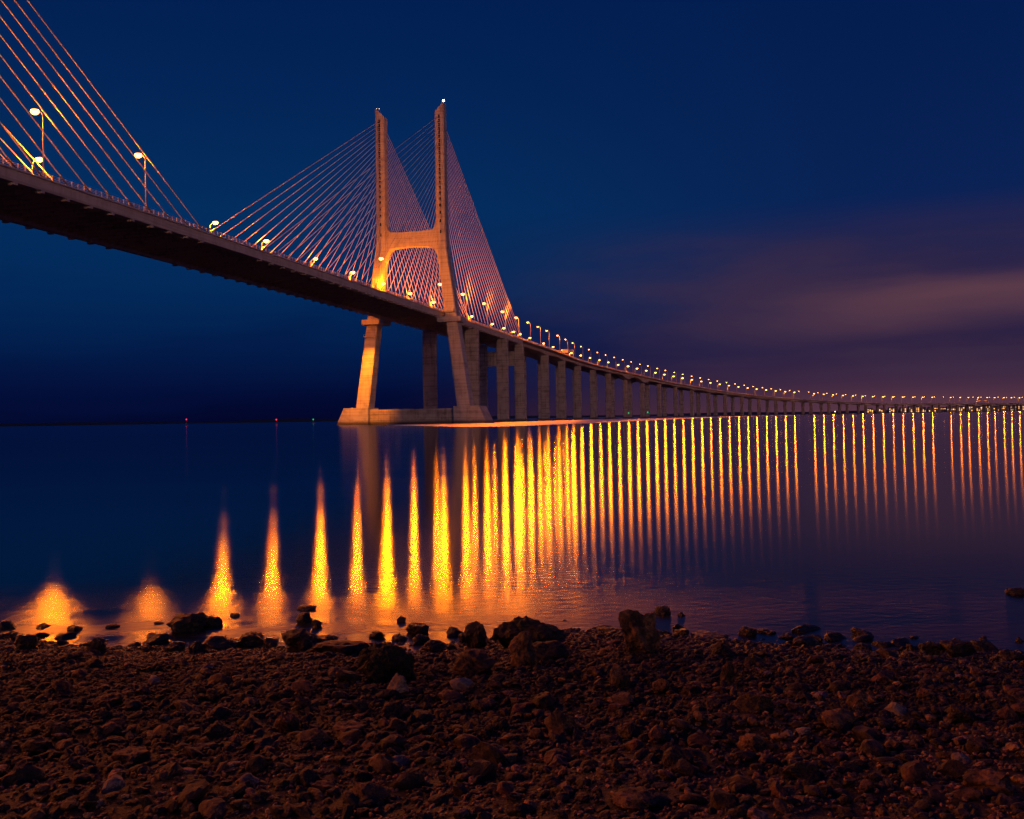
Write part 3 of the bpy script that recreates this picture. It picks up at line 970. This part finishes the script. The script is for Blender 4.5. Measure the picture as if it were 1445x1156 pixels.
# pylons
def pylon(s0, p_org):
    pyl = empty('pylon', Vector(B(s0, 0, 0)) - ORG, bridge)

    def P(ds, u, z): return B(s0 + ds, u, z)
    # leg centre line (u), half width (u), half length (s) by height
    def leg(sg):
        prof = [(-3.0, 28.6, 3.75, 5.0), (8.0, 26.9, 3.5, 4.5), (50.0, 21.3, 3.05, 3.6), (62, 19.7, 2.9, 3.4), (88, 16.4, 2.65, 3.2),
                (96, 15.95, 2.5, 3.1), (104, 15.9, 2.42, 3.0), (157.3, 15.9, 2.38, 2.85)]
        V, Fs = [], []
        ch = 0.45
        for z, uc, hu, hs in prof:
            ring = [(-hs, -hu + ch), (-hs + ch, -hu), (hs - ch, -hu), (hs, -hu + ch), (hs, hu - ch), (hs - ch, hu), (-hs + ch, hu), (-hs, hu - ch)]
            for a, b in ring:
                zz = z
                if z > 150: zz = 159.6 + (b / hu) * 2.3          # slanted top, the outer side higher
                V.append(P(a, sg * (uc + b), zz))
        n = 8
        for i in range(len(prof) - 1):
            for k in range(n):
                Fs.append((i * n + k, i * n + (k + 1) % n, (i + 1) * n + (k + 1) % n, (i + 1) * n + k))
        Fs.append(tuple(range((len(prof) - 1) * n, len(prof) * n)))
        Fs.append(tuple(range(n))[::-1])
        l = obj('leg', V, Fs, M['pylon'], pyl)
        # base block: sloping outer end
        bb = MB().prism([(22.5, -3), (41.0, -3), (35.6, 8.6), (22.5, 8.6)], -7.5, 7.5, lambda a, p, q: P(a, sg * p, q))
        bb.obj('base_block', M['pylon'], pyl)
        # corbel on which the deck bears
        zt = float(zdeck(s0)) - 3.0
        MB().box(-5.2, 5.2, 14.2, 26.2, zt - 2.6, zt, lambda a, b, c: P(a, sg * b, c)).obj('corbel', M['pylon'], pyl)
        MB().box(-4.6, -3.3, 17.2, 22.6, zt + 2.3, zt + 4.4, lambda a, b, c: P(a, sg * b, c)).obj('deck_stop', M['pylon'], pyl)
        # inspection ledge on the river face of the leg
        mb = MB()
        mb.box(-4.9, -3.4, 19.4, 25.2, 44.7, 45.0, lambda a, b, c: P(a, sg * b, c))
        for q in (19.5, 22.3, 25.1):
            mb.box(-4.9, -4.8, q - .05, q + .05, 45.0, 46.1, lambda a, b, c: P(a, sg * b, c))
        mb.box(-4.9, -4.8, 19.4, 25.2, 46.05, 46.15, lambda a, b, c: P(a, sg * b, c))
        mb.obj('inspection_ledge', M['steel'], pyl)
        # rail and beacon on the top
        mb = MB()
        for q in (-1.8, 0, 1.8):
            mb.tube([P(q, sg * 17.2, 160.8), P(q, sg * 17.2, 162.3)], 0.06, 5)
        mb.tube([P(-1.8, sg * 17.2, 162.3), P(1.8, sg * 17.2, 162.3)], 0.06, 5)
        mb.obj('top_rail', M['steel'], pyl)
        return l
    for sg in (1, -1):
        leg(sg)
    # tie beam between the feet
    MB().box(-4.2, 4.2, -22.6, 22.6, -3, 7.7, P).obj('tie_beam', M['pier'], pyl)
    # crossbeam above the road with haunched ends and an arched underside
    top, bot = [], []
    for q in np.linspace(-13.9, 13.9, 41):
        a = abs(q)
        top.append((q, 97.6 + 0.5 * (a / 13.9) ** 2 + (6.0 * max(0, (a - 9.9) / 4.0) ** 3)))
        bot.append((q, 90.2 - 1.6 * (a / 13.9) ** 2 - (4.2 * max(0, (a - 10.0) / 3.9) ** 2.2)))
    MB().prism(top[::-1] + bot, -2.3, 2.3, lambda a, p, q: P(a, p, q)).obj('crossbeam', M['pylon'], pyl)
    return pyl


pyl_far = pylon(0.0, ORG)
pyl_near = pylon(-420.0, ORG)

# beacons on the far pylon
def icomb(c, r, sub=2):
    D, Fs = ICO[sub]
    return (D * r + np.array(c)), Fs.tolist()


bc = empty('warning_beacon', Vector(B(0, 17.6, 161.6)))
tag(bc, 'bright white warning light on top of the right leg of the far pylon', 'beacon')
MB().tube([(0, 0, 0), (0, 0, 1.2)], 0.12, 8).obj('mast', M['steel'], bc, local=True)
v_, f_ = icomb((0, 0, 1.8), 0.62)
obj('beacon_lamp', v_, f_, M['white_l'], bc, True, True)
bc2 = empty('warning_beacon', Vector(B(0, -17.6, 161.6)))
tag(bc2, 'faint twin white lights on top of the left leg of the far pylon', 'beacon')
for q in (-0.7, 0.7):
    MB().tube([(q, 0, 0), (q, 0, .5)], 0.08, 6).obj('mast', M['steel'], bc2, local=True)
    v_, f_ = icomb((q, 0, .7), 0.11, 1)
    obj('beacon_lamp', v_, f_, M['white_l'], bc2, True, True)
for q in (1, -1):
    b_ = empty('warning_beacon', Vector(B(-420, 17.6 * q, 161.6)))
    tag(b_, 'white warning light on the %s leg of the near pylon' % ('right' if q > 0 else 'left'), 'beacon')
    MB().tube([(0, 0, 0), (0, 0, 1.2)], 0.12, 8).obj('mast', M['steel'], b_, local=True)
    v_, f_ = icomb((0, 0, 1.7), 0.5)
    obj('beacon_lamp', v_, f_, M['white_l'], b_, True, True)

# floodlight that washes the river face of the left leg
fl = empty('floodlight', Vector(BD(-34, -16.4, -1.6)))
tag(fl, 'small floodlight bracketed under the far deck edge, shining on the left leg of the pylon', 'floodlight')
MB().box(-.08, .08, -.9, .9, .5, .7).obj('bracket', M['steel'], fl, local=True)
MB().box(-.35, .35, -.35, .35, -.3, .5).obj('housing', M['housing'], fl, local=True)
fd = bpy.data.lights.new('flood', 'SPOT')
fd.energy = 320000
fd.color = (1.0, 0.23, 0.004)
fd.spot_size = math.radians(46)
fd.spot_blend = 0.7
fd.shadow_soft_size = 0.2
fo = bpy.data.objects.new('flood', fd)
sc.collection.objects.link(fo)
fo.parent = fl
fo.location = (0, 0, -0.6)
fo.rotation_euler = (Vector(B(-3, -24.0, 20)) - Vector(BD(-34, -16.4, -2.2))).to_track_quat('-Z', 'Y').to_euler()

# stay cables
ycrop = [118, 145, 170, 195, 218, 243, 270, 295, 320, 345, 372, 398, 424, 450, 476, 503, 530, 562, 596, 632, 672, 716, 768, 835]
hcab = [(591 - (140 + y * .2249)) * .3606 + 2.1 for y in ycrop]
for s0 in (0.0, -420.0):
    for sg in (1, -1):
        for dr in (1, -1):
            for k in range(24):
                ds = (193.0 - 8.07 * k) * dr
                h = hcab[k]
                hs = 2.95 if h > 100 else 3.15
                A = Vector(B(s0 + dr * (hs - 0.4), sg * 15.93, h))
                D_ = Vector(BD(s0 + ds if s0 + ds < 190 else 189.8, sg * 15.55, -0.25))
                if s0 == -420 and dr == -1 and ds < -188: D_ = Vector(BD(s0 - 191, sg * 15.55, -0.25))
                v = (A - D_).normalized()
                rr = 0.135 if dr < 0 or s0 < -1 else 0.12
                # the cable as a part, with a steel tube and a black box as its own pieces
                cb = MB().tube([D_ + v * 3.4, A - v * 0.4], rr, 6, False).obj('stay_cable', M['cable'], bridge, True)
                MB().tube([D_, D_ + v * 3.5], 0.20, 8).obj('deck_anchor', M['anchor'], cb, True)
                # near-black box on the pylon face, the opening's shade put into its colour
                f0 = Vector(B(s0 + dr * (hs + 0.06), sg * 15.93, h - 0.25))
                MB().box(-0.07, 0.10, -0.42, 0.42, -0.95, 0.65,
                         lambda a, b, c, f0=f0, sg=sg, dr=dr: tuple(f0 + Vector((a * dr * math.sin(PHI) + b * math.cos(PHI), a * dr * math.cos(PHI) - b * math.sin(PHI), c)))
                         ).obj('pylon_anchor', M['dark'], cb)
# anchor blocks under the edge girders
abm = MB().box(-0.75, 0.75, -0.5, 0.5, -0.55, 0.0)
ab_me = mesh('anchor_block', abm.V, abm.F, M['deck'])
for s0 in (0.0, -420.0):
    for sg in (1, -1):
        for dr in (1, -1):
            for k in range(24):
                s = s0 + (193.0 - 8.07 * k) * dr
                if s > 188 or s < -440: continue
                o = bpy.data.objects.new('anchor_block', ab_me)
                sc.collection.objects.link(o)
                o.parent = bridge
                o.location = Vector(BD(s, sg * 14.6, -2.87)) - ORG
                o.rotation_euler = (0, 0, -PHI)


# piers of the side spans
def solve_s(px_, u, z, lo, hi):
    S = np.linspace(lo, hi, 3000)
    Pp = np.array([B(float(s), u, float(z if not callable(z) else z(s))) for s in S])
    X, _ = project(Pp)
    return float(np.interp(px_, X, S))


def column(mb, s, u, hu, hs, z0, z1, taper=0.0):
    ch = 0.5
    ring = lambda q: [(-hs, -hu + ch), (-hs + ch, -hu), (hs - ch, -hu), (hs, -hu + ch), (hs, hu - ch), (hs - ch, hu), (-hs + ch, hu), (-hs, hu - ch)]
    V = []
    for z, e in ((z0, 1 + taper), (z1, 1)):
        for a, b in ring(0):
            V.append(B(s + a * e, u + b * e, z))
    Fs = [(i, (i + 1) % 8, 8 + (i + 1) % 8, 8 + i) for i in range(8)] + [tuple(range(8))[::-1], tuple(range(8, 16))]
    mb.add(V, Fs)


def pier(s, uc, hu, hs, parent, z_top=None, beam=None, org=None):
    e = empty('pier', Vector(B(s, 0, 0)) - org, parent)
    zt = float(zdeck(s)) - 3.0 if z_top is None else z_top
    for sg in (1, -1):
        mb = MB(); column(mb, s, sg * uc, hu, hs, -3, zt)
        mb.obj('column', M['pier'], e)
        if s > 150 or True:
            MB().box(s - hs - 1.6, s + hs + 1.6, sg * uc - hu - 1.8, sg * uc + hu + 1.8, -3, 1.1, B).obj('pile_cap', M['pier'], e)
    if beam:
        MB().box(s - hs + .4, s + hs - .4, -uc + hu - .3, uc - hu + .3, beam[0], beam[1], B).obj('cap_beam', M['pier'], e)
    return e


s1 = solve_s(666, 12.6, 40, 10, 185)
s2 = solve_s(709, 12.6, 40, 20, 189)
pier(s1, 12.6, 4.0, 1.6, bridge, org=ORG)
pier(s2, 12.6, 3.8, 1.6, bridge, org=ORG)
pier(187.0, 13.2, 3.3, 1.8, bridge, z_top=float(zdeck(187)) - 3.0, beam=(38.5, 48.5), org=ORG)
for s in (-482, -553, -607):
    pier(s, 12.6, 3.8, 1.6, bridge, org=ORG)
print('side piers at', s1, s2)

# ------------------------------------------------------------------ the approach viaduct
VO = Vector(B(192, 0, 0))
via = empty('approach_viaduct', VO)
tag(via, 'long curving concrete viaduct lined with street lamps, running from the pylon to the right', 'viaduct')
pier_s = []
for x_ in (771, 795, 817):
    pier_s.append(solve_s(x_, 10.5, 30, 200, 1500))
s = pier_s[-1]
print('viaduct piers', pier_s)
big = []
while s < 3500:
    d_ = 80.0
    s += d_
    pier_s.append(s)
PS = np.array(pier_s)
big_idx = (5, 6)


def depth_at(s):
    i = int(np.argmin(np.abs(PS - s)))
    dd = abs(PS[i] - s)
    amp = 5.0 if i in big_idx else 1.2
    rad = 40.0
    return 3.1 + amp * max(0.0, 1 - dd / rad) ** 2


def via_prof(s):
    dp = depth_at(s)
    return [(15.75, 0.0), (15.75, -0.5), (12.6, -1.4), (11.6, -dp), (5.2, -dp), (4.6, -1.3),
            (-4.6, -1.3), (-5.2, -dp), (-11.6, -dp), (-12.6, -1.4), (-15.75, -0.5), (-15.75, 0.0)]


sweep(ss_via, via_prof).obj('deck', M['deck'], via)
sweep(ss_via, [(13.4, 0.024), (0.4, 0.024), (0.4, 0.012), (13.4, 0.012)]).obj('roadway', M['asphalt'], via)
sweep(ss_via, [(-0.4, 0.024), (-13.4, 0.024), (-13.4, 0.012), (-0.4, 0.012)]).obj('roadway', M['asphalt'], via)
sweep(ss_via, [(0.28, 0.0), (0.12, 0.85), (-0.12, 0.85), (-0.28, 0.0)]).obj('median_barrier', M['deck'], via)
railing(15.5, 191.6, 1500, 2.1, via)
railing(-15.5, 191.6, 1500, 2.1, via)
for u in (15.5, -15.5):
    ssr = list(np.arange(1500, 3550, 15.0))
    for z in (0.5, 1.0):
        sweep(ssr, [(u - .05, z - .05), (u + .05, z - .05), (u + .05, z + .05), (u - .05, z + .05)]).obj('rail', M['steel'], via)
for i, s in enumerate(pier_s):
    if s > 3540: break
    dp = depth_at(s)
    hu = 3.3 if s < 700 else 2.9
    pier(s, 8.4 if s > 560 else 9.4, hu, 1.6, via, z_top=float(zdeck(s)) - dp + 0.05, org=VO)

# ------------------------------------------------------------------ street lamps
def lamp_proto(lit, dim, power):
    """pole at the deck edge, arm reaching along +x over the road, lantern at its end"""
    r = empty('street_lamp')
    MB().tube([(0, 0, 0), (0, 0, 6), (0, 0, 13.2)], [0.17, 0.14, 0.10], 8).obj('pole', M['pole'], r, local=True, smooth=True)
    MB().box(-.3, .3, -.3, .3, 0.0, .12).obj('base_plate', M['steel'], r, local=True)
    MB().tube([(0, 0, 13.1), (0.15, 0, 13.9), (0.7, 0, 14.5), (1.5, 0, 14.8)], [0.09, 0.08, 0.07, 0.06], 8).obj('arm', M['pole'], r, local=True, smooth=True)
    h = MB()
    h.add([(1.2, -.22, 14.86), (1.2, .22, 14.86), (2.7, .36, 14.98), (2.7, -.36, 14.98),
           (1.3, -.12, 15.06), (1.3, .12, 15.06), (2.45, .22, 15.26), (2.45, -.22, 15.26)],
          [(0, 3, 2, 1), (4, 5, 6, 7), (0, 1, 5, 4), (1, 2, 6, 5), (2, 3, 7, 6), (3, 0, 4, 7)])
    hd = h.obj('luminaire', M['housing'], r, local=True)
    D, Fs = ICO[2]
    V = D * np.array([1.0, 0.8, 0.75]) + np.array([2.0, 0, 14.6])
    if dim: V = D * np.array([0.55, 0.36, 0.36]) + np.array([2.0, 0, 14.72])
    V[:, 2] = np.minimum(V[:, 2], 14.9)
    obj('glass', V, Fs.tolist(), (M['sodium_dim'] if dim else M['sodium']) if lit else M['signw'], hd, True, True)
    if lit and power > 0:
        ld = bpy.data.lights.new('lamp_light', 'POINT')
        ld.energy = power
        ld.color = SOD
        ld.shadow_soft_size = 0.7
        lo = bpy.data.objects.new('lamp_light', ld)
        sc.collection.objects.link(lo)
        lo.parent = r
        lo.location = (2.0, 0, 13.1)
    return r


POW = 56000.0
proto_b = lamp_proto(True, False, POW)
proto_d = lamp_proto(True, True, 0)
proto_n = lamp_proto(True, True, POW * 0.4)
proto_m = lamp_proto(True, False, POW * 0.55)

ones = 'first second third fourth fifth sixth seventh eighth ninth tenth eleventh twelfth thirteenth fourteenth fifteenth sixteenth seventeenth eighteenth nineteenth'.split()
tens = {2: ('twenty', 'twentieth'), 3: ('thirty', 'thirtieth'), 4: ('forty', 'fortieth'), 5: ('fifty', 'fiftieth'), 6: ('sixty', 'sixtieth'), 7: ('seventy', 'seventieth')}


def ordinal(n):
    if n < 20: return ones[n - 1]
    if n % 10 == 0: return tens[n // 10][1]
    return tens[n // 10][0] + ' ' + ones[n % 10 - 1]


first = {}


def put_lamp(s, side, proto, label):
    pr_ = proto
    o = pr_ if pr_.name not in first else copy_tree(pr_)
    first[pr_.name] = 1
    o.name = 'street_lamp'
    if s > 800: o.scale = (1.5, 1.5, 1.06)
    o.location = BD(s, side * 15.1, 0.0)
    th = float(head(s))
    # +x of the lamp must point towards the road axis: direction -side * (cos th, -sin th)
    o.rotation_euler = (0, 0, -th + (math.pi if side > 0 else 0.0))
    tag(o, label, 'street lamp', 'street lamps along the bridge')


SL = np.arange(-300, 3500, 1.0)


def solve_lamp(px_, side):
    Pp = np.array([BD(float(s), side * 13.1, 14.6) for s in SL_])
    X, _ = project(Pp)
    return float(np.interp(px_, X, SL_))


SL_ = np.arange(-315, 3520, 3.0)
_PR = {}
for sd in (1, -1):
    Pp = np.array([BD(float(s), sd * 13.1, 14.6) for s in SL_])
    _PR[sd] = project(Pp)[0]
near_px = [49, 195, 538, 621, 653, 683, 709, 728]
near_v = [744.5, 758.8, 771.4, 786.5, 798, 808, 819.6, 831, 843, 854.5, 866.6, 878.8, 890.6, 903, 915.4, 928.5, 940, 952.4, 964.4, 976.9, 989,
          1001, 1013, 1026, 1038, 1051, 1063.5, 1076.7, 1089, 1102, 1115, 1128, 1142, 1154.8, 1167.5, 1181, 1194, 1208, 1221.7, 1234.8,
          1249, 1263, 1277, 1291.6, 1305, 1319, 1332, 1346, 1373.7, 1385, 1397, 1409, 1421, 1432, 1443]
far_px = [55, 304, 376, 445, 498, 541, 579, 612, 641, 665.5, 694.6, 711, 725, 734]
far_v = [748, 767, 780.5, 793.5, 806.5, 819.6, 832.7, 846, 858.6, 872.5, 885.3, 898, 911, 924, 936.6, 949.7, 962.5, 975.6, 989, 1001.8, 1014.7, 1027.8,
         1041.3, 1054.3, 1067, 1080.5, 1094, 1107.5, 1120.4, 1148, 1161.7, 1175, 1189, 1203, 1217, 1231, 1245.5, 1259.5, 1273.4, 1287.8,
         1301.5, 1315, 1341, 1354.5, 1366, 1380, 1392.5, 1403, 1416, 1426.7, 1438]
far_dim = {1259.5, 1341, 1403}
i = 0
for x_ in near_px:
    s = float(np.interp(x_, _PR[1], SL_))
    if x_ < 300:
        lab = 'street lamp high above the near deck edge at upper left, %s of the pair' % ('left' if x_ < 100 else 'right')
        put_lamp(s, 1, proto_m, lab)
    else:
        i += 1
        put_lamp(s, 1, proto_b, 'tall street lamp on the near deck edge by the pylon, %s from left' % ordinal(i))
for k, x_ in enumerate(near_v):
    s = float(np.interp(x_, _PR[1], SL_))
    put_lamp(s, 1, proto_n if k < 6 else proto_d, 'slim street lamp on the near edge of the viaduct, %s right of cables' % ordinal(k + 1))
for k, x_ in enumerate(far_px):
    s = float(np.interp(x_, _PR[-1], SL_))
    put_lamp(s, -1, proto_b, 'glaring street lamp on the far deck edge of the cabled bridge, %s from left' % ordinal(k + 1))
for k, x_ in enumerate(far_v):
    s = float(np.interp(x_, _PR[-1], SL_))
    put_lamp(s, -1, proto_m if x_ in far_dim else proto_b, 'bright street lamp on the far edge of the viaduct, %s right of the cables' % ordinal(k + 1))
# the same lamps go on towards the camera, outside the frame on the left
for k, s in enumerate((-341, -383.5, -426, -468.5, -511, -553)):
    put_lamp(s, -1, proto_b, 'street lamp on the far deck edge beside the near pylon, %s past the frame' % ordinal(k + 1))
    put_lamp(s, 1, proto_b, 'street lamp on the near deck edge beside the near pylon, %s past the frame' % ordinal(k + 1))


# ------------------------------------------------------------------ sign gantries on the viaduct
def gantry(px_, wide, label):
    s = float(np.interp(px_, _PR[1], SL_)) + 8
    g_ = empty('sign_gantry', Vector(BD(s, 0, 0)))
    tag(g_, label, 'gantry', 'sign gantries over the viaduct')
    for u in (15.0, -15.0) if wide else (15.0, 0.0):
        MB().box(s - .25, s + .25, u - .25, u + .25, 0, 7.6, BD).obj('post', M['steel'], g_)
    u1 = -15.4 if wide else -0.4
    mb = MB()
    for z in (6.4, 7.5):
        mb.box(s - .15, s + .15, u1, 15.4, z - .12, z + .12, BD)
    n_ = 12 if wide else 7
    for q in range(n_):
        a, b = u1 + (15.4 - u1) * q / n_, u1 + (15.4 - u1) * (q + 1) / n_
        z0, z1 = (6.4, 7.5) if q % 2 else (7.5, 6.4)
        mb.tube([BD(s, a, z0), BD(s, b, z1)], 0.07, 5)
    mb.obj('truss', M['steel'], g_)
    for u in ((9.5, -9.5) if wide else (7.5,)):
        pn = MB().box(s - .45, s - .3, u - 2.8, u + 2.8, 5.2, 8.3, BD).obj('sign_panel', M['signw'], g_)
        MB().box(s - .50, s - .46, u - 2.6, u + 2.6, 5.4, 8.1, BD).obj('sign_face', M['sign'], pn)


gantry(804, False, 'half width sign gantry over the near carriageway just right of the cables')
gantry(1391, True, 'full width sign gantry over the viaduct near the right frame edge')


# ------------------------------------------------------------------ buoys and small lights over the river
def buoy(px_, py_, Y, mat, label, big_=0.5):
    top = atY(px_, py_, Y)
    h = top.z
    e = empty('channel_buoy', (top.x, top.y, 0))
    tag(e, label, 'buoy', 'lit buoys on the river')
    MB().tube([(0, 0, -.6), (0, 0, .5), (0, 0, 1.0)], [1.2, 1.2, .7], 12).obj('float', M['buoy'], e, local=True)
    mb = MB()
    for k in range(4):
        a = k * math.pi / 2
        mb.tube([(math.cos(a) * .7, math.sin(a) * .7, .9), (math.cos(a) * .2, math.sin(a) * .2, h - .3)], .05, 5)
    mb.obj('tower', M['buoy'], e, local=True)
    v_, f_ = icomb((0, 0, h), big_)
    obj('lantern', v_, f_, M[mat], e, True, True)


buoy(263, 592, 820, 'red_l', 'red lit buoy on the far water, leftmost light on the horizon', .62)
buoy(390, 592.3, 900, 'red_l', 'red lit buoy on the far water left of the green one', .72)
buoy(442, 592, 900, 'green_l', 'green lit buoy just left of the far pylon base', .6)
buoy(887, 583, 900, 'green_l', 'green lit buoy under the viaduct, left one of two', .62)
buoy(914, 582, 950, 'green_l', 'green lit buoy under the viaduct, right one of two', .75)
buoy(860, 583, 1000, 'red_l', 'faint red lit buoy left of the two green ones under the viaduct', .32)
buoy(1178.5, 581, 900, 'white_l', 'pale lit buoy on the water under the right part of the viaduct', .35)

# ------------------------------------------------------------------ buildings on the far bank, lights in their windows
bgroup = 'lit buildings on the far bank'
blist = [(1228, 9, 5), (1243, 6, 5), (1261, 13, 6), (1275, 8, 6), (1290, 15, 7), (1303, 8, 6), (1317, 13, 6), (1331, 8, 5), (1343, 13, 6), (1357, 9, 6),
         (1370, 12, 7), (1382, 9, 6), (1394, 13, 7), (1406, 9, 6), (1418, 11, 7), (1430, 9, 6), (1441, 9, 7)]
bdesc = ['lowest', 'small', 'brightest wide', 'narrow', 'widest', 'squat', 'long', 'little', 'broad', 'plain', 'tall', 'modest', 'pale lit', 'compact', 'flat roofed', 'slight', 'last']
for k, (x_, wpx, hpx) in enumerate(blist):
    Y = 3900 + (k * 37) % 260
    base = atY(x_, 581, Y)
    mpp = Y / F
    W_, H_ = wpx * mpp, hpx * mpp
    e = empty('waterfront_building', (base.x, Y, 3.0))
    tag(e, '%s lit building on the far bank seen under the viaduct, %s from left' % (bdesc[k], ordinal(k + 1)), 'building', bgroup)
    MB().box(-W_ / 2, W_ / 2, 0, 14, -4, H_).obj('wall', M['wall'], e, local=True)
    MB().add([(-W_ / 2 - .5, -.5, H_), (W_ / 2 + .5, -.5, H_), (W_ / 2 + .5, 14.5, H_), (-W_ / 2 - .5, 14.5, H_), (-W_ / 2 + 2, 7, H_ + 3), (W_ / 2 - 2, 7, H_ + 3)],
             [(0, 1, 5, 4), (1, 2, 5), (2, 3, 4, 5), (3, 0, 4), (0, 3, 2, 1)]).obj('roof', M['roof'], e, local=True)
    rr_ = random.Random(k)
    nwx = max(2, int(W_ / 7))
    me_w = {}
    for a in range(nwx):
        for b in range(3):
            if rr_.random() < 0.38: continue
            xx = -W_ / 2 + W_ * (a + .5) / nwx
            zz = 1.5 + b * (H_ - 2) / 3
            sz_ = rr_.uniform(1.3, 2.4)
            mk = 'win_w' if rr_.random() < .3 else 'win_l'
            MB().box(xx - sz_, xx + sz_, -.25, .05, zz, zz + sz_ * 1.1).obj('window', M[mk], e, local=True)
